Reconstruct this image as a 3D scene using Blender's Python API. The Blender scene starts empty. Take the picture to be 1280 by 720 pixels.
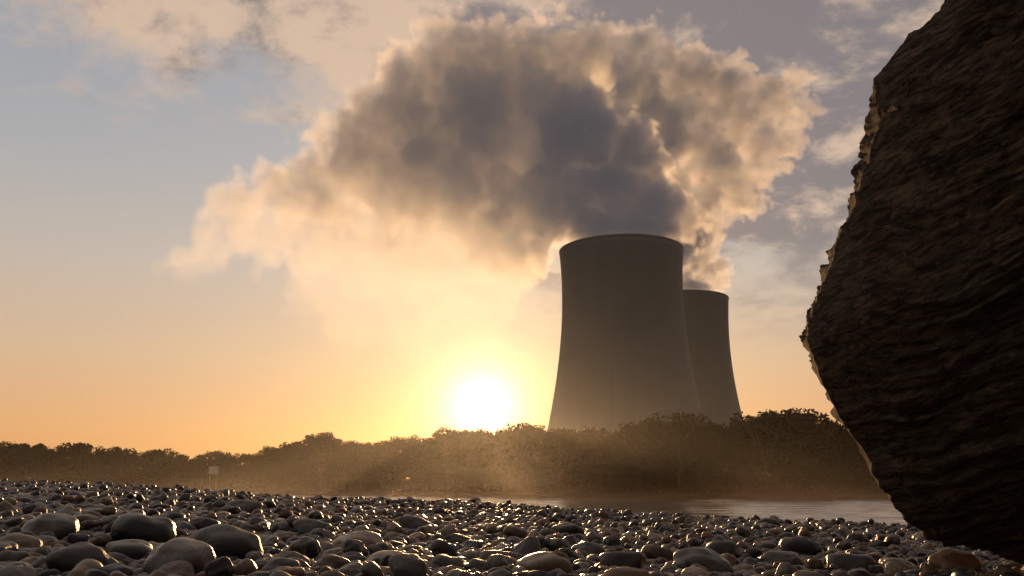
import bpy, math, time, random
import numpy as np
from mathutils import Vector, noise as MN
t0=time.time()
random.seed(7); rng=np.random.default_rng(7)
sc=bpy.context.scene
LINK=sc.collection.objects.link
F=30/36*1280; TH=math.radians(13.0); CAM=Vector((0,0,0.32))
def pdir(px,py):
    dx=(px-640)/F; dy=(360-py)/F
    return Vector((dx, math.cos(TH)-dy*math.sin(TH), math.sin(TH)+dy*math.cos(TH)))
def P(px,py,D):
    d=pdir(px,py); return CAM+d*(D/d.y)
def topx(p):
    v=Vector(p)-CAM; z=v.y*math.cos(TH)+v.z*math.sin(TH); u=-v.y*math.sin(TH)+v.z*math.cos(TH)
    return 640+v.x/z*F, 360-u/z*F
cd=bpy.data.cameras.new("camera"); cam=bpy.data.objects.new("camera",cd); LINK(cam)
cd.lens=30; cd.sensor_width=36; cd.clip_end=8000; cd.clip_start=.05
cam.location=CAM; cam.rotation_euler=(math.pi/2+TH,0,0); sc.camera=cam
sc.view_settings.view_transform='Standard'
SUN=pdir(603,508).normalized(); SEL=math.asin(SUN.z); SAZ=math.atan2(SUN.x,SUN.y)
sd=bpy.data.lights.new("sun","SUN"); so=bpy.data.objects.new("sun",sd); LINK(so)
sd.energy=3.6; sd.angle=math.radians(.5); sd.color=(1,.57,.24)
so.rotation_euler=SUN.to_track_quat('Z','Y').to_euler()

# ---------------- node helper
class NT:
    def __init__(s,t): s.t=t; s.N=t.nodes; s.L=t.links
    def n(s,typ,**kw):
        x=s.N.new(typ)
        for k,v in kw.items():
            setattr(x,k,v)
        return x
    def put(s,sock,v):
        if v is None: return
        if isinstance(v,bpy.types.NodeSocket): s.L.new(v,sock)
        else: sock.default_value=v
    def m(s,op,a,b=None,c=None,clamp=False):
        x=s.N.new('ShaderNodeMath'); x.operation=op; x.use_clamp=clamp
        for i,v in enumerate((a,b,c)): s.put(x.inputs[i],v)
        return x.outputs[0]
    def vm(s,op,a,b=None):
        x=s.N.new('ShaderNodeVectorMath'); x.operation=op
        s.put(x.inputs[0],a); s.put(x.inputs[1],b)
        return x.outputs['Value'] if op in('DISTANCE','DOT_PRODUCT','LENGTH') else x.outputs[0]
    def noise(s,vec,scale,detail=4,rough=.55,dist=0):
        x=s.N.new('ShaderNodeTexNoise'); s.put(x.inputs['Vector'],vec)
        x.inputs['Scale'].default_value=scale; x.inputs['Detail'].default_value=detail; x.inputs['Roughness'].default_value=rough; x.inputs['Distortion'].default_value=dist
        return x.outputs[0]
    def vor(s,vec,scale):
        x=s.N.new('ShaderNodeTexVoronoi'); s.put(x.inputs['Vector'],vec); x.inputs['Scale'].default_value=scale
        return x.outputs['Distance']
    def mapr(s,v,a,b,c=0.,d=1.,smooth=False):
        x=s.N.new('ShaderNodeMapRange'); s.put(x.inputs[0],v)
        if smooth: x.interpolation_type='SMOOTHSTEP'
        for i,k in enumerate((a,b,c,d)): x.inputs[i+1].default_value=k
        return x.outputs[0]
    def ramp(s,v,stops,interp='LINEAR'):
        x=s.N.new('ShaderNodeValToRGB'); s.put(x.inputs[0],v); e=x.color_ramp.elements; x.color_ramp.interpolation=interp
        while len(e)<len(stops): e.new(.5)
        for i,(p,c) in enumerate(stops): e[i].position=p; e[i].color=(*c,1)
        return x.outputs[0]
    def mix(s,f,a,b,typ='MIX'):
        x=s.N.new('ShaderNodeMix'); x.data_type='RGBA'; x.blend_type=typ; x.clamp_factor=True
        s.put(x.inputs[0],f)
        for i,v in ((6,a),(7,b)):
            if isinstance(v,tuple) and len(v)==3: v=(*v,1)
            s.put(x.inputs[i],v)
        return x.outputs[2]
    def cmb(s,e):
        x=s.n('ShaderNodeCombineXYZ'); [s.L.new(e,x.inputs[i]) for i in range(3)]; return x.outputs[0]
def mat(name):
    m=bpy.data.materials.new(name); m.use_nodes=True; k=NT(m.node_tree); k.bsdf=k.N['Principled BSDF']; k.out=k.N['Material Output']; return m,k
def bump(k,h,strength,dist):
    b=k.n('ShaderNodeBump'); b.inputs['Strength'].default_value=strength; b.inputs['Distance'].default_value=dist
    k.L.new(h,b.inputs['Height']); k.L.new(b.outputs[0],k.bsdf.inputs['Normal']); return b

# ---------------- world
w=bpy.data.worlds.new("World"); sc.world=w; w.use_nodes=True
k=NT(w.node_tree); bg=k.N['Background']; wo=k.N['World Output']
D_=k.n('ShaderNodeTexCoord').outputs['Generated']; D_=k.vm('NORMALIZE',D_)
sep=k.n('ShaderNodeSeparateXYZ'); k.L.new(D_,sep.inputs[0]); X,Y,Z=sep.outputs
sky=k.n('ShaderNodeTexSky',sky_type='NISHITA',sun_disc=False); sky.sun_elevation=SEL; sky.sun_rotation=SAZ
grad=k.ramp(k.m('MAXIMUM',Z,0.0),[(0,(.64,.27,.10)),(.06,(.72,.36,.16)),(.14,(.65,.44,.28)),(.24,(.53,.46,.40)),(.34,(.42,.42,.43)),(.52,(.31,.34,.40)),(1,(.18,.22,.31))])
ang=k.m('MULTIPLY',k.m('ARCCOSINE',k.vm('DOT_PRODUCT',D_,tuple(SUN))),180/math.pi)
def glow(scale,pw,amp,col):
    e=k.m('MULTIPLY',k.m('EXPONENT',k.m('MULTIPLY',k.m('POWER',k.m('DIVIDE',ang,scale),pw),-1.0)),amp)
    return k.mix(1.0,col,k.cmb(e),'MULTIPLY')
g1=glow(1.15,1.0,4.0,(1,.86,.62)); g2=glow(3.4,1.0,.75,(1,.66,.30)); g3=glow(13,1.0,.30,(1,.50,.15))
zz=k.m('ADD',k.m('MAXIMUM',Z,0.0),.28)
cx=k.m('DIVIDE',X,zz); cy=k.m('DIVIDE',Y,zz)
cv=k.n('ShaderNodeCombineXYZ'); k.L.new(cx,cv.inputs[0]); k.L.new(cy,cv.inputs[1])
cn=k.noise(cv.outputs[0],3.4,9,.62,.3); cn2=k.noise(cv.outputs[0],1.3,3,.5)
cov=k.m('ADD',k.mapr(Z,.22,.44,-.15,.11),k.mapr(X,-.36,.12,-.07,.20))
cm=k.m('ADD',k.m('ADD',k.m('MULTIPLY',cn,.75),k.m('MULTIPLY',cn2,.35)),cov)
cmask=k.mapr(cm,.50,.66,0,.97,True)
shade=k.m('ADD',k.noise(cv.outputs[0],4.6,9,.60,.2),k.mapr(X,-.25,.25,.08,-.09))
ccol=k.mix(k.mapr(shade,.42,.58,0,1,True),(.215,.19,.20),(.70,.51,.375))
cmask=k.m('MULTIPLY',cmask,k.mapr(Z,.12,.28,0,1,True))
base=k.mix(cmask,grad,ccol)
tot=k.mix(1.0,base,g3,'ADD'); tot=k.mix(1.0,tot,g2,'ADD'); tot=k.mix(1.0,tot,g1,'ADD')
dim=k.mapr(Y,-.5,.45,.42,1.0,True)
tot=k.mix(1.0,tot,k.cmb(dim),'MULTIPLY')
k.L.new(sky.outputs[0],bg.inputs[0]); bg.inputs[1].default_value=.012
bg2=k.n('ShaderNodeBackground'); k.L.new(tot,bg2.inputs[0]); bg2.inputs[1].default_value=.90
ad=k.n('ShaderNodeAddShader'); k.L.new(bg.outputs[0],ad.inputs[0]); k.L.new(bg2.outputs[0],ad.inputs[1]); k.L.new(ad.outputs[0],wo.inputs[0])

# ---------------- mesh helper
def mesh(name,verts,faces,mt=None,smooth=True,parent=None):
    me=bpy.data.meshes.new(name); me.from_pydata([tuple(v) for v in verts],[],faces)
    if smooth: me.polygons.foreach_set('use_smooth',np.ones(len(me.polygons),dtype=bool))
    if mt: me.materials.append(mt)
    me.update()
    ob=bpy.data.objects.new(name,me); LINK(ob)
    if parent: ob.parent=parent
    return ob
def fastmesh(name,V,T,mt):
    me=bpy.data.meshes.new(name); n=len(V); f=len(T); kk=T.shape[1]
    me.vertices.add(n); me.vertices.foreach_set('co',V.astype(np.float32).ravel())
    me.loops.add(f*kk); me.loops.foreach_set('vertex_index',T.astype(np.int32).ravel())
    me.polygons.add(f); me.polygons.foreach_set('loop_start',np.arange(0,f*kk,kk,dtype=np.int32))
    me.polygons.foreach_set('use_smooth',np.ones(f,dtype=bool))
    me.update(calc_edges=True)
    me.materials.append(mt); return me
def info(o,label,cat,**kw):
    o["label"]=label; o["category"]=cat
    for a,b in kw.items(): o[a]=b

# ---------------- terrain
def gz(x,y):
    v=y+.405*x
    xc=np.clip(x,-28,9)
    near=-.04*xc*np.clip((v+14)/14,0,1)+.02*np.sin(x*1.3+y*.7)+.015*np.sin(x*.6-y*1.9)
    s=np.maximum(v-12.0,0)
    z=near-.5*(np.sqrt((s*.22)**2*4+.02)-.1414)*.9
    z=np.maximum(z,-3.0)
    bank=170.0
    up=np.clip((v-(bank-9))/14,0,1); up=up*up*(3-2*up)
    z=z+up*1.9*(v>60)
    z=z+np.clip((v-bank-5)/400,0,1)*1.1
    return z
xs=np.concatenate([-np.geomspace(3000,30,22),np.linspace(-28,28,113),np.geomspace(30,3000,22)])
vs=np.concatenate([-np.geomspace(600,10,14),np.linspace(-9,30,118),np.linspace(32,158,30),np.linspace(160,182,23),np.geomspace(186,4200,26)])
XX,VV=np.meshgrid(xs,vs); xl=np.clip(XX,-400,400); YY=VV-.405*xl
ZZ=gz(xl,YY); 
V=np.stack([XX.ravel(),YY.ravel(),ZZ.ravel()],1); nx=len(xs); ny=len(vs)
I=np.arange(nx*ny).reshape(ny,nx)
Fq=np.stack([I[:-1,:-1].ravel(),I[:-1,1:].ravel(),I[1:,1:].ravel(),I[1:,:-1].ravel()],1)
gm,k=mat("ground_soil")
tc=k.n('ShaderNodeNewGeometry').outputs['Position']
n1=k.noise(tc,9,6,.7); n2=k.vor(tc,38)
k.L.new(k.mix(n1,(.02,.017,.013),(.07,.055,.04)),k.bsdf.inputs['Base Color']); k.bsdf.inputs['Roughness'].default_value=.8
bump(k,n2,.8,.02)
gr=bpy.data.objects.new("ground",fastmesh("ground",V,Fq,gm)); LINK(gr); gr["kind"]="structure"
wm,k=mat("river_water")
k.bsdf.inputs['Base Color'].default_value=(.08,.062,.04,1); k.bsdf.inputs['Roughness'].default_value=.12; k.bsdf.inputs['IOR'].default_value=1.6; k.bsdf.inputs['Specular IOR Level'].default_value=.9
tc=k.n('ShaderNodeNewGeometry').outputs['Position']; mp=k.n('ShaderNodeMapping'); k.L.new(tc,mp.inputs[0]); mp.inputs['Scale'].default_value=(.30,1,1)
wn=k.n('ShaderNodeTexNoise'); k.L.new(mp.outputs[0],wn.inputs['Vector']); wn.inputs['Scale'].default_value=1.1; wn.inputs['Detail'].default_value=4; wn.inputs['Roughness'].default_value=.55
ws=k.vm('MULTIPLY',k.vm('SUBTRACT',wn.outputs['Color'],(.5,.5,.5)),(.25,.55,0)); wv_=k.vm('NORMALIZE',k.vm('ADD',ws,(0,-.105,1)))
k.L.new(wv_,k.bsdf.inputs['Normal'])
wt=mesh("water",[(-1500,-588,-1.6),(1500,-600,-1.6),(1500,300,-1.6),(-1500,900,-1.6)],[(0,1,2,3)],wm,False); wt["kind"]="structure"

# ---------------- cooling towers
cm_,k=mat("tower_concrete")
tc=k.n('ShaderNodeTexCoord').outputs['Object']; sp=k.n('ShaderNodeSeparateXYZ'); k.L.new(tc,sp.inputs[0])
az=k.m('ARCTAN2',sp.outputs[0],sp.outputs[1])
rib=k.m('SINE',k.m('MULTIPLY',az,96.0)); lift=k.m('SINE',k.m('MULTIPLY',sp.outputs[2],2*math.pi/3.2))
stc=k.n('ShaderNodeCombineXYZ'); k.L.new(k.m('MULTIPLY',az,14.0),stc.inputs[0]); k.L.new(k.m('MULTIPLY',sp.outputs[2],.012),stc.inputs[2])
streak=k.noise(stc.outputs[0],1.0,5,.6); blot=k.noise(tc,.05,5,.6)
c=k.mix(streak,(.24,.25,.235),(.30,.31,.29)); c=k.mix(k.mapr(blot,.4,.65,0,.25),c,(.23,.235,.215))
c=k.mix(k.mapr(k.m('ADD',rib,lift),-2,2,0,.05),c,(.12,.11,.10))
k.L.new(c,k.bsdf.inputs['Base Color']); k.bsdf.inputs['Roughness'].default_value=.85
bump(k,rib,.12,.08)
dk,k=mat("tower_rim_concrete"); k.L.new(k.noise(k.n('ShaderNodeTexCoord').outputs['Object'],.2,4),k.bsdf.inputs['Roughness']); k.bsdf.inputs['Base Color'].default_value=(.30,.29,.27,1)
def tr(z): return 36.7*math.sqrt(1+((z-113)/104)**2)
def lathe(name,prof,mt,parent,seg=128):
    V=[];Fc=[]
    n=len(prof)
    for (r,z) in prof:
        for i in range(seg):
            a=2*math.pi*i/seg; V.append((r*math.sin(a),r*math.cos(a),z))
    for j in range(n):
        jn=(j+1)%n
        for i in range(seg):
            i2=(i+1)%seg; Fc.append((j*seg+i,jn*seg+i,jn*seg+i2,j*seg+i2))
    return mesh(name,V,Fc,mt,True,parent)
HT=141.5
def tower(px,D):
    e=bpy.data.objects.new("cooling_tower",None); LINK(e); p=P(px,420,D); e.location=(p.x,D,0)
    zs=np.linspace(9,HT-1.0,44)
    prof=[(tr(z),z) for z in zs]+[(tr(z)-.9,z) for z in zs[::-1]]
    lathe("shell",prof,cm_,e)
    r=tr(HT)
    rm=lathe("rim",[(r-.95,HT-1.0),(r+.12,HT-1.0),(r+.12,HT),(r-.95,HT)],dk,e)
    rm.data.polygons.foreach_set('use_smooth',np.zeros(len(rm.data.polygons),dtype=bool))
    lathe("basin_wall",[(tr(0)+3,-1.0),(tr(0)+3,1.6),(tr(0)+2.2,1.6),(tr(0)+2.2,-1.0)],dk,e)
    n=36; cme=None
    for i in range(2*n):
        a0=2*math.pi*(i//2)/n; a1=a0+(math.pi/n)*(1 if i%2 else -1)
        b=Vector((tr(0)*math.sin(a0),tr(0)*math.cos(a0),-.5)); t=Vector(((tr(9)-.4)*math.sin(a1),(tr(9)-.4)*math.cos(a1),9.2))
        if cme is None:
            L_=(t-b).length
            cme=bpy.data.meshes.new("column"); vv=[];ff=[]
            for zc in (0,L_):
                for q in range(8):
                    aa=math.pi*q/4; vv.append((.45*math.cos(aa),.45*math.sin(aa),zc))
            for q in range(8): ff.append((q,(q+1)%8,8+(q+1)%8,8+q))
            ff.append(tuple(range(7,-1,-1))); ff.append(tuple(range(8,16)))
            cme.from_pydata(vv,[],ff); cme.materials.append(dk)
        o=bpy.data.objects.new("column",cme); LINK(o); o.parent=e; o.location=b
        o.rotation_euler=(t-b).to_track_quat('Z','Y').to_euler()
    return e
t1=tower(779,510); info(t1,"large grey concrete hyperbolic cooling tower with steam at its mouth","cooling tower",group="cooling towers of the power station")
t2=tower(850.5,654); info(t2,"cooling tower of grey concrete partly hidden behind a nearer one","cooling tower",group="cooling towers of the power station")

# ---------------- steam volumes
def pmat(name,mult,g,amb_emit=None,col=(1,1,1)):
    m=bpy.data.materials.new(name); m.use_nodes=True; nt=m.node_tree; nt.nodes.clear()
    o=nt.nodes.new('ShaderNodeOutputMaterial'); pv=nt.nodes.new('ShaderNodeVolumeScatter')
    pv.inputs['Anisotropy'].default_value=g; pv.inputs['Color'].default_value=(*col,1)
    at=nt.nodes.new('ShaderNodeAttribute'); at.attribute_name='density'; mu=nt.nodes.new('ShaderNodeMath'); mu.operation='MULTIPLY'; mu.inputs[1].default_value=mult
    nt.links.new(at.outputs['Fac'],mu.inputs[0]); nt.links.new(mu.outputs[0],pv.inputs['Density'])
    out=pv.outputs[0]
    if amb_emit:  # emission added in place of light scattered many times inside the cloud
        em=nt.nodes.new('ShaderNodeEmission'); em.inputs[0].default_value=(*amb_emit,1); nt.links.new(mu.outputs[0],em.inputs[1])
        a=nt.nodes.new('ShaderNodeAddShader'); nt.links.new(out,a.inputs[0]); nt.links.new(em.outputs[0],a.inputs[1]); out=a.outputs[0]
    nt.links.new(out,o.inputs['Volume']); return m
def smat(name,mult,g,col):
    m=bpy.data.materials.new(name); m.use_nodes=True; nt=m.node_tree; nt.nodes.clear()
    o=nt.nodes.new('ShaderNodeOutputMaterial'); pv=nt.nodes.new('ShaderNodeVolumeScatter')
    pv.inputs['Density'].default_value=mult; pv.inputs['Anisotropy'].default_value=g; pv.inputs['Color'].default_value=(*col,1)
    nt.links.new(pv.outputs[0],o.inputs['Volume']); return m
def gtree(name):
    g=bpy.data.node_groups.new(name,'GeometryNodeTree')
    g.interface.new_socket('Geometry',in_out='INPUT',socket_type='NodeSocketGeometry')
    g.interface.new_socket('Geometry',in_out='OUTPUT',socket_type='NodeSocketGeometry')
    return g,NT(g)
def volcube(k,den,lo,hi,res):
    vc=k.n('GeometryNodeVolumeCube'); k.put(vc.inputs['Density'],den)
    vc.inputs['Min'].default_value=lo; vc.inputs['Max'].default_value=hi
    for a,b in zip('XYZ',res): vc.inputs['Resolution '+a].default_value=b
    return vc.outputs[0]
def finish(k,geo,m):
    sm=k.n('GeometryNodeSetMaterial'); sm.inputs['Material'].default_value=m
    k.L.new(geo,sm.inputs[0]); o=k.n('NodeGroupOutput'); k.L.new(sm.outputs[0],o.inputs[0])
def field(k,blobs,dens,warp,soft):
    pos=k.n('GeometryNodeInputPosition').outputs[0]
    wn=k.n('ShaderNodeTexNoise'); k.L.new(pos,wn.inputs['Vector']); wn.inputs['Scale'].default_value=1/42; wn.inputs['Detail'].default_value=3
    wv=k.vm('SUBTRACT',wn.outputs['Color'],(.5,.5,.5)); sc_=k.n('ShaderNodeVectorMath',operation='SCALE'); k.L.new(wv,sc_.inputs[0]); sc_.inputs['Scale'].default_value=warp
    wp=k.vm('ADD',pos,sc_.outputs[0])
    f=None
    for (c,r) in blobs:
        v=k.m('MULTIPLY_ADD',k.vm('DISTANCE',wp,c),-1.0,r)
        f=v if f is None else k.m('SMOOTH_MAX',f,v,6.0)
    n1=k.m('MULTIPLY_ADD',k.noise(pos,1/30,7,.62),20,-8.5)
    v1=k.m('MULTIPLY_ADD',k.vor(wp,1/20),-17,9)
    v2=k.m('MULTIPLY_ADD',k.vor(wp,1/9.5),-13,6.5)
    v3=k.m('MULTIPLY_ADD',k.vor(pos,1/4.8),-6,3)
    s=k.m('ADD',k.m('ADD',f,n1),k.m('ADD',k.m('ADD',v1,v2),v3))
    sx=k.n('ShaderNodeSeparateXYZ'); k.L.new(pos,sx.inputs[0])
    # nothing around the shells below the tower mouths
    flat=k.vm('MULTIPLY',pos,(1,1,0))
    for tw in (t1,t2):
        rd=k.mapr(k.vm('DISTANCE',flat,(tw.location.x,tw.location.y,0)),39,47,1,0,True)
        s=k.m('SUBTRACT',s,k.m('MULTIPLY',k.mapr(sx.outputs[2],149,141,0,60),rd))
    den=k.m('DIVIDE',s,soft(k,sx),clamp=True)
    if dens: den=k.m('MULTIPLY',den,dens(k,pos))
    return den
def B(px,py,r,D):
    p=P(px,py,D); return (tuple(p), r*(p-CAM).length/F)
def plume(label,blobs,lo,hi,vox,mult,dens,step,warp,soft,amb_emit):
    res=[int((hi[i]-lo[i])/vox) for i in range(3)]
    g,k=gtree("veil"); den=field(k,blobs,None,warp,soft)
    r2=[int((hi[i]-lo[i])/4.5) for i in range(3)]
    vc=volcube(k,den,lo,hi,r2); vtm=k.n('GeometryNodeVolumeToMesh'); k.L.new(vc,vtm.inputs[0]); vtm.inputs['Threshold'].default_value=.12
    o=k.n('NodeGroupOutput'); k.L.new(vtm.outputs[0],o.inputs[0])
    tmp=bpy.data.objects.new("tmp",bpy.data.meshes.new("tmp")); LINK(tmp); tmp.modifiers.new('v','NODES').node_group=g
    dg=bpy.context.evaluated_depsgraph_get(); me=bpy.data.meshes.new_from_object(tmp.evaluated_get(dg)); bpy.data.objects.remove(tmp)
    me.materials.clear(); me.materials.append(smat("thin_steam",.0004,.4,(.95,.95,.95)))
    top=bpy.data.objects.new("steam_plume",me); LINK(top)
    vd=bpy.data.volumes.new("billow"); vo=bpy.data.objects.new("billow",vd); LINK(vo); vo.parent=top
    g,k=gtree("billow"); den=field(k,blobs,dens,warp,soft); m=pmat("steam",mult,.54,amb_emit)
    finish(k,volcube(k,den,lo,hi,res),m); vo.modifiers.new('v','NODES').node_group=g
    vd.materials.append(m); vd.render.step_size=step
    info(top,label,"steam plume",group="steam from the cooling towers")
    print("veil",len(me.vertices),time.time()-t0)
    return top
D1=505
AMB_EMIT=(.040,.037,.040)
b1=[B(*b,D1+dz) for b,dz in [((775,310,60),8),((800,295,56),6),((838,284,30),2),((745,285,54),6),((765,232,58),-8),((788,190,38),-22),((722,178,58),-16),((740,138,26),-22),((808,228,28),-22),((826,258,26),-18),((700,235,64),0),((650,255,70),5),
 ((550,85,50),10),((512,100,45),10),((600,85,56),10),((660,95,60),10),((712,80,50),5),((745,66,38),5),((600,160,88),10),((510,165,70),10),((680,150,75),5),((450,200,60),10),((540,240,88),10),((400,240,55),10),((350,250,46),10),((305,272,44),10),((268,300,34),5),((236,322,24),5),((400,300,54),10),((345,298,40),10),((460,325,64),10),((540,335,74),10),((620,305,66),5),((668,290,34),0),((440,385,50),5),((520,395,58),5),((590,385,50),5),((400,355,40),5)]]
def dens1(k,pos):
    s=k.n('ShaderNodeSeparateXYZ'); k.L.new(pos,s.inputs[0])
    wob=k.m('MULTIPLY_ADD',k.noise(pos,1/34,5,.62),130,-65)
    h=k.m('ADD',k.m('ADD',s.outputs[2],wob),k.m('MULTIPLY',k.mapr(s.outputs[0],-50,35,0,1,True),60.0))
    a=k.mapr(h,125,225,.085,.36,True)
    a=k.m('MULTIPLY',a,k.mapr(s.outputs[2],100,145,.28,1,True))
    a=k.m('MULTIPLY',a,k.mapr(s.outputs[0],-205,-120,.6,1,True))
    xw=k.m('ADD',s.outputs[0],k.m('MULTIPLY',wob,.4))
    col=k.m('MULTIPLY',k.mapr(xw,0,60,0,1,True),k.mapr(s.outputs[2],250,205,0,1,True))
    return k.m('MULTIPLY_ADD',col,.40,a)
def soft1(k,sx): return k.mapr(sx.outputs[0],-120,0,5.5,2.1)
plume("thick steam plume rising from the large cooling tower and drifting away",b1,(-235,430,75),(125,590,315),1.5,.16,dens1,5,24,soft1,AMB_EMIT)
D2=650
b2=[B(*b,D2+dz) for b,dz in [((870,366,28),4),((884,350,20),2),((866,342,24),2),((852,316,28),0),((858,284,34),-5),((872,240,46),-10),((895,205,44),-10),((860,150,54),-10),((850,105,46),-10),((905,140,46),-10),((950,140,34),-15),((985,122,28),-15),((998,150,18),-15),((945,185,34),-15),((800,90,54),-5),((800,160,64),-5),((915,235,32),-10),((975,165,22),-15),((905,100,26),-10)]]
def dens2(k,pos):
    s=k.n('ShaderNodeSeparateXYZ'); k.L.new(pos,s.inputs[0])
    wob=k.mapr(k.noise(pos,1/36,5,.62),.38,.62,.25,1.3)
    a=k.m('MULTIPLY',.44,wob)
    return k.m('MULTIPLY_ADD',k.mapr(s.outputs[2],230,175,0,1,True),.5,a)
def soft2(k,sx): return 2.2
plume("steam plume rising from the farther cooling tower and spreading above it",b2,(60,570,130),(300,720,400),1.8,.15,dens2,6,38,soft2,AMB_EMIT)

# river haze & mist
hz=bpy.data.volumes.new("river_mist"); ho=bpy.data.objects.new("river_mist",hz); LINK(ho); ho["kind"]="stuff"; ho["label"]="thin golden morning mist drifting over the river"; ho["category"]="mist"
g,k=gtree("mist"); pos=k.n('GeometryNodeInputPosition').outputs[0]; s=k.n('ShaderNodeSeparateXYZ'); k.L.new(pos,s.inputs[0])
zr=k.m('ADD',s.outputs[2],1.6)
mp=k.n('ShaderNodeVectorMath',operation='MULTIPLY'); k.L.new(pos,mp.inputs[0]); mp.inputs[1].default_value=(1,.7,2.0)
nn=k.mapr(k.noise(mp.outputs[0],1/14,6,.6),.42,.7,0,1,True)
low=k.m('MULTIPLY',k.m('EXPONENT',k.m('MULTIPLY',zr,-1/1.3)),k.m('MULTIPLY_ADD',nn,.8,.05))
hi_=k.m('MULTIPLY',k.m('EXPONENT',k.m('MULTIPLY',zr,-1/8)),.038)
den=k.m('ADD',low,hi_)
mm=pmat("mist",.0075,.86,(.34,.155,.05),(1,.97,.93))  # orange emission makes the mist glow in place of scattered sunlight
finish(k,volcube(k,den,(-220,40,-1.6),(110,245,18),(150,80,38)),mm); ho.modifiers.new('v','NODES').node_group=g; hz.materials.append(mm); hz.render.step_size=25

# ---------------- trees
lm,k=mat("foliage"); gi=k.n('ShaderNodeNewGeometry').outputs['Random Per Island']
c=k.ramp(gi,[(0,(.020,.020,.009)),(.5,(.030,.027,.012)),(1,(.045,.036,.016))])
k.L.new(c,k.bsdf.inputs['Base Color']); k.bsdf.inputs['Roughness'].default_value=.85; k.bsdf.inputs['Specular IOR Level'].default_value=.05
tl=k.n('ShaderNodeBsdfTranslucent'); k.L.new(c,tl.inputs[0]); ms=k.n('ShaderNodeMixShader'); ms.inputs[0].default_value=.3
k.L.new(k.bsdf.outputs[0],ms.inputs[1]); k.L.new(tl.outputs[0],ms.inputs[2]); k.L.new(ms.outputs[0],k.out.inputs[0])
bm_,k=mat("bark"); k.L.new(k.mix(k.noise(k.n('ShaderNodeTexCoord').outputs['Object'],4,5),(.03,.022,.015),(.08,.06,.045)),k.bsdf.inputs['Base Color']); k.bsdf.inputs['Roughness'].default_value=.9
def tube(V,Fc,pts,rad,seg=7):
    base=len(V)
    for i,(p,r) in enumerate(zip(pts,rad)):
        d=(pts[min(i+1,len(pts)-1)]-pts[max(i-1,0)]).normalized(); a=d.orthogonal().normalized(); b=d.cross(a)
        for q in range(seg):
            an=2*math.pi*q/seg; V.append(p+(a*math.cos(an)+b*math.sin(an))*r)
    for i in range(len(pts)-1):
        for q in range(seg): Fc.append((base+i*seg+q,base+i*seg+(q+1)%seg,base+(i+1)*seg+(q+1)%seg,base+(i+1)*seg+q))
def leaves(C,size,rg):
    n=len(C); a=rg.normal(size=(n,3)); a/=np.linalg.norm(a,axis=1)[:,None]; b=rg.normal(size=(n,3)); b-=(b*a).sum(1)[:,None]*a; b/=np.linalg.norm(b,axis=1)[:,None]
    s=(size*rg.uniform(.6,1.4,n))[:,None]
    V=np.stack([C-a*s,C+b*s*.55,C+a*s,C-b*s*.55],1).reshape(-1,3); return V,np.arange(4*n).reshape(n,4)
def tree_mesh(seed,H=10.0):
    rg=np.random.default_rng(seed); rd=random.Random(seed)
    V=[];Fc=[]; th=H*.55
    pts=[Vector((rd.uniform(-.15,.15)*i,rd.uniform(-.15,.15)*i,th*i/5-.5*(i==0))) for i in range(6)]
    tube(V,Fc,pts,[.30-.035*i for i in range(6)])
    C=[]; wdt=rd.uniform(.34,.46)*H
    for j in range(44):
        a=rd.uniform(0,6.28); h=rd.random()**.85; zc=H*(.14+.78*h); rr=wdt*math.sqrt(max(.03,1-((h-.45)/.60)**2))*rd.uniform(.35,1.0)
        c=Vector((rr*math.cos(a),rr*math.sin(a),zc)); cr=H*rd.uniform(.06,.125)
        if j%2==0:
            b=pts[rd.randint(2,5)]; mid=(b+c)/2+Vector((0,0,.3)); tube(V,Fc,[b,mid,c],[.12,.07,.03],5)
        n=int(110*(cr/1.0)**1.3)
        q=rg.normal(size=(n,3)); q/=np.linalg.norm(q,axis=1)[:,None]; q*=(rg.uniform(0.25,1.25,n)**.7)[:,None]; q[:,2]*=.8
        C.append(np.array(c)+q*cr)
    C=np.concatenate(C); C[:,2]*=H/np.percentile(C[:,2],99.5); LV,LF=leaves(C,.23,rg)
    tm=bpy.data.meshes.new("trunk"); tm.from_pydata([tuple(v) for v in V],[],Fc); tm.materials.append(bm_)
    cm2=fastmesh("crown",LV,LF,lm); return tm,cm2
TM=[tree_mesh(s) for s in range(7)]
SK=[(-200,550),(0,553),(60,556),(110,553),(160,562),(200,560),(240,566),(300,562),(340,556),(375,545),(400,541),(430,548),(480,547),(520,546),(560,536),(600,538),(650,530),(700,537),(740,530),(770,533),(800,526),(850,515),(890,530),(930,528),(955,514),(1010,514),(1050,530),(1090,525),(1300,520),(1500,520)]
skx=[a for a,b in SK]; sky_=[b+3 for a,b in SK]
def skyl(px): return float(np.interp(px,skx,sky_))
def bankxy(px,extra):
    d=pdir(px,600); r=d.x/d.y; y=(170+extra)/(1+.405*r); return r*y,y
ntree=0
def add_tree(px,extra,dpy=0,wide=1.0):
    global ntree
    x,y=bankxy(px,extra); zb=float(gz(np.array(x),np.array(y)))
    top=P(px,skyl(px)+dpy,y).z; H=top-zb
    if H<2: return
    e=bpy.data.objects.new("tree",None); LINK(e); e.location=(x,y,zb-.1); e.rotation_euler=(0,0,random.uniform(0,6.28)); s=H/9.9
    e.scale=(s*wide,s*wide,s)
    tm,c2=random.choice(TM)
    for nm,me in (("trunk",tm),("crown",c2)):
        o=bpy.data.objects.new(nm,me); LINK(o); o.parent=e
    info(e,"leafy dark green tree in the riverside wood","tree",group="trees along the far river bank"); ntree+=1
px=-25
while px<1110:
    add_tree(px,random.uniform(6,22),random.uniform(-3,8 if px<450 else 12),random.uniform(.8,1.4)); px+=random.uniform(8,17)*(1 if px<450 else 1.3)
for q in (400,560,650,700,800,850,958,985,1010): add_tree(q,5,random.uniform(-3,0),1.1)
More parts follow.
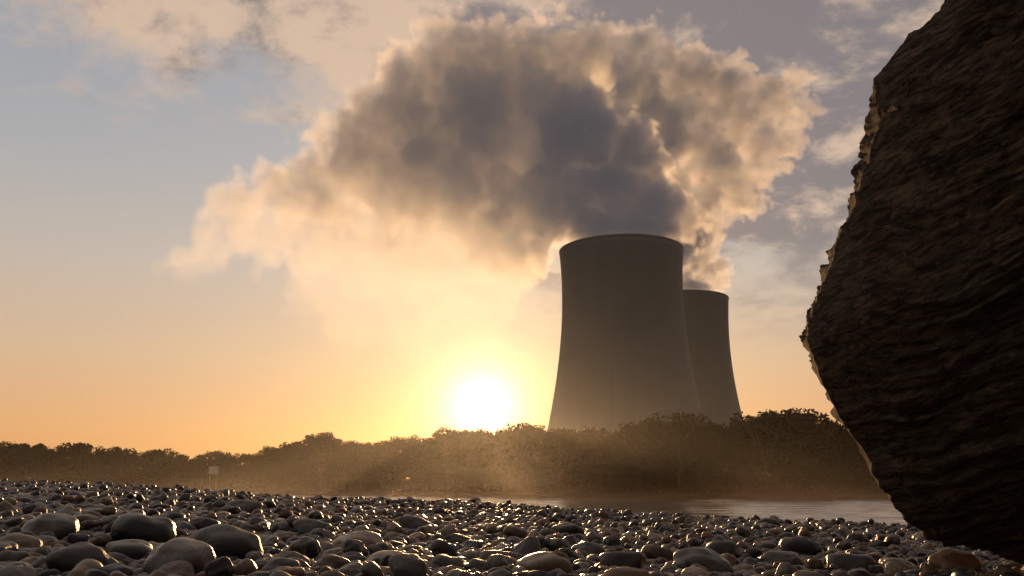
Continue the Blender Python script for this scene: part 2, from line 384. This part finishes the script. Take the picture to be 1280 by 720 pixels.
rg=np.random.default_rng(3); cl=[]
for i in range(2900):
    q=rg.uniform(-60,1180); ex=rg.uniform(3,34); x,y=bankxy(q,ex); zb=float(gz(np.array(x),np.array(y))); top=P(q,skyl(q)+rg.uniform(6,26),y).z
    h=rg.uniform(0,1)**.8 if i<2000 else rg.uniform(0,.16); r=rg.uniform(.8,1.7); n=60
    pt=rg.normal(size=(n,3)); pt/=np.linalg.norm(pt,axis=1)[:,None]; pt*=(rg.uniform(.1,1.1,n)**.5)[:,None]*r
    cl.append(pt+np.array([x,y,zb+(top-zb-r*.6)*h]))
LV,LF=leaves(np.concatenate(cl),.36,rg)
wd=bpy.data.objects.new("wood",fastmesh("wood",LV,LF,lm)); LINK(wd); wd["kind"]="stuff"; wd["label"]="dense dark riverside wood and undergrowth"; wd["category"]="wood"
print("trees",ntree,time.time()-t0)

# ---------------- river sign
sm_,k=mat("sign_paint"); k.bsdf.inputs['Base Color'].default_value=(.6,.6,.6,1); 
pm_,k=mat("sign_post_metal"); k.bsdf.inputs['Base Color'].default_value=(.25,.25,.25,1); k.bsdf.inputs['Metallic'].default_value=.6
def box(name,c,s,mt,parent,bev=.03):
    x,y,z=[a/2 for a in s]; v=[(i*x+c[0],j*y+c[1],l*z+c[2]) for i in(-1,1) for j in(-1,1) for l in(-1,1)]
    f=[(0,1,3,2),(4,6,7,5),(0,4,5,1),(2,3,7,6),(0,2,6,4),(1,5,7,3)]
    o=mesh(name,v,f,mt,False,parent)
    if bev: b=o.modifiers.new('b','BEVEL'); b.width=bev; b.segments=2
    return o
x,y=bankxy(266,-1); e=bpy.data.objects.new("river_sign",None); LINK(e); z0=float(gz(np.array(x),np.array(y))); e.location=(x,y,z0)
info(e,"small pale board sign on two posts by the water","sign")
pz=P(266,588,y).z-z0; ds=y/F
box("panel",(0,0,pz),(12*ds,.08,9*ds),sm_,e); 
for sx in(-4,4): box("post",(sx*ds,.12,(pz+4*ds)/2-.2),(.16,.14,pz+4*ds+.4),pm_,e,.02)

# ---------------- boulder
OUT=[(1178,-5),(1165,20),(1135,45),(1112,75),(1088,104),(1092,128),(1100,160),(1086,205),(1074,250),(1052,300),(1032,345),(1014,395),(1010,435),(1022,480),(1042,520),(1064,548),(1082,582),(1100,615),(1122,648),(1146,672),(1170,688),(1230,700),(1330,712),(1450,705),(1600,660),(1720,540),(1790,350),(1740,80),(1600,-120),(1430,-190),(1290,-130),(1215,-45)]
DB=4.2
O=np.array([[P(a+6,b-4,DB).x,P(a+6,b-4,DB).z] for a,b in OUT]); cen=O.mean(0)
seg=np.linalg.norm(np.roll(O,-1,0)-O,axis=1); cum=np.concatenate([[0],np.cumsum(seg)]); nA=780; tt=np.linspace(0,cum[-1],nA,endpoint=False)
Oc=np.vstack([O,O[:1]]); ox=np.interp(tt,cum,Oc[:,0]); oz=np.interp(tt,cum,Oc[:,1])
for _ in range(10): ox=(np.roll(ox,1)+2*ox+np.roll(ox,-1))/4; oz=(np.roll(oz,1)+2*oz+np.roll(oz,-1))/4
nB=400; ph=np.linspace(-math.pi/2+.01,math.pi/2-.01,nB)
td=np.abs(np.sin(ph)); sr=(1-.36*td)*np.cos(ph)**.85; dy=np.sin(ph)*1.0
BX=cen[0]+(ox-cen[0])[None]*sr[:,None]; BZ=cen[1]+(oz-cen[1])[None]*sr[:,None]; BY=np.repeat((DB+dy)[:,None],nA,1)
V=np.stack([BX.ravel(),BY.ravel(),BZ.ravel()],1)
I=np.arange(nB*nA).reshape(nB,nA); I2=np.roll(I,-1,1)
Fq=np.stack([I[:-1].ravel(),I[1:].ravel(),I2[1:].ravel(),I2[:-1].ravel()],1)
bmat,k=mat("layered_rock")
me=fastmesh("boulder",V,Fq,bmat); nrm=np.empty(len(V)*3,dtype=np.float32); me.vertices.foreach_get('normal',nrm); nrm=nrm.reshape(-1,3)
out=V-np.array([cen[0],DB,cen[1]]); sgn=np.sign((nrm*out).sum(1).mean()); nrm=nrm*sgn
sdir=Vector((-.50,-.12,.86)).normalized(); along=sdir.cross(Vector((0,1,0))).normalized(); al2=sdir.cross(along)
disp=np.empty(len(V))
def saw(t,sh=.16):
    fr=t-math.floor(t); return fr/(1-sh) if fr<1-sh else (1-fr)/sh
edge=np.repeat(1-.55*np.exp(-(dy/.20)**2),nA)
for i,p in enumerate(V):
    p=Vector(p); u=p.dot(sdir); a=p.dot(along); b=p.dot(al2)
    wv=MN.noise(Vector((a*.9,b*.9,u*.9)))*.20+MN.noise(Vector((a*2.6,b*2.6,u*2.6+9)))*.06+MN.noise(Vector((a*7,b*7,u*7+9)))*.02
    uu=u+wv
    a1=max(0,MN.noise(Vector((a*1.3,b*1.3,uu*3)))+.22); a2=max(0,MN.noise(Vector((a*2.6+7,b*2.6,uu*6)))+.28); a3=max(0,MN.noise(Vector((a*5+7,b*5,uu*9)))+.3)
    l2=MN.noise(Vector((a*3+5,b*3,uu*24))); l3=MN.noise(Vector((a*8+5,b*8,uu*60)))
    big=MN.noise(p*.9)+.5*MN.noise(p*2.1+Vector((3,3,3))); ch=abs(MN.noise(p*5.5)); ch2=MN.noise(p*16)
    disp[i]=.045*big+edge[i]*(.085*a1*saw(uu*5.3)+.070*a2*saw(uu*12+1.3)+.036*a3*saw(uu*34+.4)+.014*l2+.010*l3-.020*ch+.008*ch2)
V2=V+nrm*disp[:,None]
me.vertices.foreach_set('co',V2.astype(np.float32).ravel()); me.update()
if sgn<0: me.flip_normals()
bo=bpy.data.objects.new("boulder",me); LINK(bo); info(bo,"huge dark brown layered boulder standing on the pebbles","rock")
tc=k.n('ShaderNodeNewGeometry').outputs['Position']
mp=k.n('ShaderNodeMapping'); 
q=Vector(sdir).rotation_difference(Vector((0,0,1))).to_euler(); k.L.new(tc,mp.inputs[0]); mp.inputs['Rotation'].default_value=q
m2=k.n('ShaderNodeVectorMath',operation='MULTIPLY'); k.L.new(mp.outputs[0],m2.inputs[0]); m2.inputs[1].default_value=(6,6,24)
nl=k.noise(m2.outputs[0],1.6,10,.74,.9); nf=k.noise(tc,38,7,.75)
c=k.mix(k.mapr(nl,.42,.60,0,1),(.028,.022,.016),(.17,.125,.082)); c=k.mix(k.mapr(k.noise(tc,2.2,5,.6),.5,.7,0,.4),c,(.10,.092,.074))
k.L.new(c,k.bsdf.inputs['Base Color']); k.bsdf.inputs['Roughness'].default_value=.92; k.bsdf.inputs['Specular IOR Level'].default_value=.15
bump(k,k.m('ADD',k.m('MULTIPLY',nl,1.0),k.m('MULTIPLY',nf,.4)),.9,.045)
print("boulder",time.time()-t0)

# ---------------- pebbles
CL=[("dark",(.015,.014,.015),(.036,.033,.031)),("grey",(.062,.060,.058),(.125,.115,.105)),("brown",(.085,.048,.028),(.19,.105,.055)),("pale",(.21,.17,.125),(.35,.29,.215))]
def pebmat(name,cols,island=False):
    m,k=mat(name); tc=k.n('ShaderNodeTexCoord').outputs['Object'] 
    gp=k.n('ShaderNodeNewGeometry')
    if island:
        tc=gp.outputs['Position']; r=gp.outputs['Random Per Island']
        a=k.ramp(r,[(0,(.015,.014,.015)),(.28,(.034,.033,.032)),(.42,(.06,.063,.07)),(.52,(.095,.085,.075)),(.66,(.12,.066,.036)),(.82,(.165,.115,.074)),(.95,(.32,.265,.20))])
        r2=k.m('FRACT',k.m('MULTIPLY',r,37.7)); sc1=26
    else:
        r=k.n('ShaderNodeObjectInfo').outputs['Random']; r2=k.m('FRACT',k.m('MULTIPLY',r,37.7)); a=k.mix(r,cols[0],cols[1]); sc1=2.0
        of=k.n('ShaderNodeVectorMath',operation='ADD'); k.L.new(tc,of.inputs[0])
        cc=k.n('ShaderNodeCombineXYZ'); k.L.new(k.m('MULTIPLY',r,90.),cc.inputs[0]); k.L.new(cc.outputs[0],of.inputs[1]); tc=of.outputs[0]
    n=k.noise(tc,sc1,6,.65,.5); nf=k.noise(tc,sc1*9,4,.6)
    c=k.mix(k.mapr(n,.4,.62,0,.6),a,k.mix(1.0,a,(.5,.47,.43),'MULTIPLY')); c=k.mix(k.mapr(nf,.52,.7,0,.25),c,k.mix(1.0,a,(2.0,1.85,1.6),'MULTIPLY'))
    k.L.new(c,k.bsdf.inputs['Base Color']); k.L.new(k.mapr(r2,0,1,.26,.52),k.bsdf.inputs['Roughness'])
    bump(k,k.m('ADD',n,k.m('MULTIPLY',nf,.25)),.3,.008 if island else .05); return m
PM=[pebmat("pebble_stone_"+c[0],c[1:]) for c in CL]; PMI=pebmat("pebble_stone_mixed",None,True)
import bmesh
def ico(sub):
    b=bmesh.new(); bmesh.ops.create_icosphere(b,subdivisions=sub,radius=1); v=np.array([x.co[:] for x in b.verts]); f=np.array([[q.index for q in x.verts] for x in b.faces]); b.free(); return v,f
def shape(v,seed):
    rg=np.random.default_rng(seed); o=v.copy(); 
    ax=np.array([rg.uniform(.95,1.22),rg.uniform(.74,.98),rg.uniform(.56,.88)])
    e=rg.uniform(.84,1.0); o=np.sign(o)*np.abs(o)**e
    d=np.array([MN.noise(Vector(p)*.9+Vector((seed*7.1,0,0))) for p in v]); d2=np.array([MN.noise(Vector(p)*2.1+Vector((seed*3.1,4,0))) for p in v])
    o=o*(1+.32*d+.09*d2)[:,None]; return o*ax
v4,f4=ico(4); v3,f3=ico(3); v2,f2=ico(2)
NV=16
S4=[shape(v4,i) for i in range(NV)]; S3=[shape(v3,i) for i in range(NV)]; S2=[shape(v2,i) for i in range(NV)]
def ground_hit(px,py):
    d=pdir(px,py); t=.5
    for _ in range(4000):
        p=CAM+d*t
        if p.z<=float(gz(np.array(p.x),np.array(p.y))): break
        t+=.01
    return p
HERO=[(180,676,80,0),(280,694,80,0),(60,672,66,1),(222,712,84,1),(103,712,72,0),(452,688,68,3),(20,690,56,3),(303,640,40,1),(517,660,38,1),(823,700,44,2),(388,665,42,1),(105,658,36,2),(735,694,38,1),(620,706,40,1),(905,694,42,1),(975,705,46,1),(680,716,54,3),(1000,690,40,0),(880,712,60,1),(1195,712,56,2),(560,712,42,1),(350,716,46,1),(165,700,54,1),(480,706,44,3),(1060,712,46,1),(775,712,50,0),(415,712,44,2),(645,672,34,2),(1120,712,38,3),(710,668,32,1),(960,660,28,0),(575,680,34,0),(255,660,34,0)]
peb=[]; cell=.12; grid={}
def near_ok(x,y,r,f):
    cx,cy=int(x//cell),int(y//cell); R=2
    for i in range(cx-R,cx+R+1):
        for j in range(cy-R,cy+R+1):
            for (a,b,c) in grid.get((i,j),()):
                if (a-x)**2+(b-y)**2<((c+r)*f)**2: return False
    return True
def put(x,y,r): grid.setdefault((int(x//cell),int(y//cell)),[]).append((x,y,r))
for (a,b,wd_,cl_) in HERO:
    p=ground_hit(a,b+wd_*.12); r=wd_*p.y/F/2/1.05; peb.append((p.x,p.y,r,cl_,.42,1)); put(p.x,p.y,r)
radii=[(.062,400,.80),(.048,5000,.80),(.037,24000,.80),(.027,70000,.80)]
for (rb,nt,ff) in radii:
    yy=np.sqrt(rng.uniform(1.5**2,21**2,nt)); 
    if rb<.03: yy=rng.uniform(1.5,10,nt)
    xx=rng.uniform(-1,1,nt)*(.66*yy+1.0); rr=rb*rng.uniform(.8,1.3,nt)
    for x,y,r in zip(xx,yy,rr):
        v=y+.405*x
        if v>14 or v<1.2: continue
        if near_ok(x,y,r,ff): peb.append((x,y,r,-1,.25,0)); put(x,y,r)
nt=9000; yy=rng.uniform(1.5,6,nt); xx=rng.uniform(-1,1,nt)*(.66*yy+.8); rr=rng.uniform(.010,.022,nt)
for x,y,r in zip(xx,yy,rr): peb.append((x,y,r,-1,.35,2))
nt=2400; yy=np.sqrt(rng.uniform(2,18**2,nt)); xx=rng.uniform(-1,1,nt)*(.66*yy+1.0); rr=rng.uniform(.02,.05,nt)
for x,y,r in zip(xx,yy,rr):
    if y+.405*x<13.5 and not any((x-h[0])**2+(y-h[1])**2<(h[2]+r)**2 for h in peb[:len(HERO)]): peb.append((x,y,r,-1,1.0,0))
print("pebbles",len(peb),time.time()-t0)
Wb,Hb=1280,720; occ=np.zeros((Hb,Wb),bool); area=np.zeros(len(peb))
left_edge=np.interp(np.arange(720),[0,104,160,250,345,395,435,480,520,548,582,615,648,672,690,719],[1178,1088,1100,1074,1032,1014,1010,1022,1042,1064,1082,1100,1122,1146,1190,1300])
done_b=False
for i in sorted(range(len(peb)),key=lambda j:peb[j][1]):
    x,y,r,c,zo,h=peb[i]
    if not done_b and y>3.9:
        for yy_ in range(720): occ[yy_,int(left_edge[yy_]):]=True
        done_b=True
    z=float(gz(np.array(x),np.array(y)))+r*zo
    u,v=topx((x,y,z)); R=r*F/y; rh=R*.70
    x0,x1=max(0,int(u-R)),min(Wb,int(u+R)+1); y0,y1=max(0,int(v-rh)),min(Hb,int(v+rh)+1)
    if x1<=x0 or y1<=y0: continue
    gx,gy=np.meshgrid(np.arange(x0,x1),np.arange(y0,y1)); e_=((gx-u)/R)**2+((gy-v)/rh)**2<1
    sub=occ[y0:y1,x0:x1]; area[i]=(e_&~sub).sum(); sub|=e_
area[:len(HERO)]+= (area[:len(HERO)]>8)*5000
ind=set(np.argsort(-area)[:298].tolist())
print("occl",time.time()-t0)
def rotm(rz,rx,ry):
    cz,sz,cx,sx,cy,sy=math.cos(rz),math.sin(rz),math.cos(rx),math.sin(rx),math.cos(ry),math.sin(ry)
    return np.array([[cz,-sz,0],[sz,cz,0],[0,0,1]])@np.array([[1,0,0],[0,cx,-sx],[0,sx,cx]])@np.array([[cy,0,sy],[0,1,0],[-sy,0,cy]])
IM=[[fastmesh("pebble",S4[i],f4,PM[c]) for i in range(NV)] for c in range(4)]
LAB=["smooth dark slate pebble lying on the stony beach","smooth grey river pebble lying on the stony beach","brown rounded pebble lying on the stony beach","pale tan rounded pebble lying on the stony beach"]
VL=[];FL=[];off=0
for i,(x,y,r,c,zo,h) in enumerate(peb):
    z=float(gz(np.array(x),np.array(y)))+r*zo
    rz=random.uniform(0,6.28); tl_=.33 if h!=1 else .10; rx=random.gauss(0,tl_); ry=random.gauss(0,tl_)
    if h==1: rz=random.uniform(-.4,.4)
    if zo==1.0: z+=.004
    vi=random.randrange(NV)
    if i in ind:
        if c<0: c=random.choices([0,1,2,3],[.3,.34,.22,.14])[0]
        o=bpy.data.objects.new("pebble",IM[c][vi]); LINK(o); o.location=(x,y,z); o.rotation_euler=(rx,ry,rz); o.scale=(r,r,r*(.85 if h==1 else 1))
        info(o,LAB[c],"pebble",group="pebbles of the river beach")
    else:
        S,f=(S3,f3) if (y<4.6 and r>.028) else (S2,f2)
        vv=S[vi]@rotm(rz,rx,ry).T*r+np.array([x,y,z]); VL.append(vv); FL.append(f+off); off+=len(vv)
pb=bpy.data.objects.new("pebble_bed",fastmesh("pebble_bed",np.concatenate(VL),np.concatenate(FL),PMI)); LINK(pb); pb["kind"]="stuff"; pb["label"]="bed of rounded river pebbles on the beach"; pb["category"]="pebbles"
print("pebble verts",off,time.time()-t0)

# ---------------- small plants and twig
gm2,k=mat("dry_grass"); k.bsdf.inputs['Base Color'].default_value=(.16,.12,.05,1); k.bsdf.inputs['Roughness'].default_value=.6
def tuft(px,py,hh,label):
    p=ground_hit(px,py); V=[];Fc=[]
    for i in range(7):
        a=random.uniform(0,6.28); ln=hh*random.uniform(.5,1); le=random.uniform(.2,.7); b=len(V)
        for t in range(5):
            s=t/4; c=Vector((math.cos(a)*le*ln*s*s,math.sin(a)*le*ln*s*s,ln*s*(1-.25*s*le))); wd=.0018*(1-s*.9)
            sd_=Vector((-math.sin(a),math.cos(a),0))*wd; V+= [c-sd_,c+sd_]
        for t in range(4): Fc.append((b+2*t,b+2*t+1,b+2*t+3,b+2*t+2))
    o=mesh("grass_tuft",V,Fc,gm2,True); o.location=(p.x,p.y,p.z+.02); info(o,label,"grass")
tuft(378,712,.11,"small tuft of dry grass growing between pebbles")
rm_,k=mat("red_bark"); k.bsdf.inputs['Base Color'].default_value=(.14,.035,.02,1)
p=ground_hit(850,676); V=[];Fc=[]; pts=[Vector((-.16+.33*s,.02*math.sin(s*7),.05+.035*math.sin(s*3.1)+.01*math.sin(s*11))) for s in np.linspace(0,1,12)]
tube(V,Fc,pts,[.004-.0002*i for i in range(12)],6); tube(V,Fc,[pts[5],pts[5]+Vector((.03,0,.02)),pts[5]+Vector((.07,.01,.03))],[.003,.002,.001],5)
o=mesh("twig",V,Fc,rm_,True); o.location=p+Vector((0,0,.05)); info(o,"thin reddish twig lying across the pebbles","twig")
print("done",time.time()-t0)
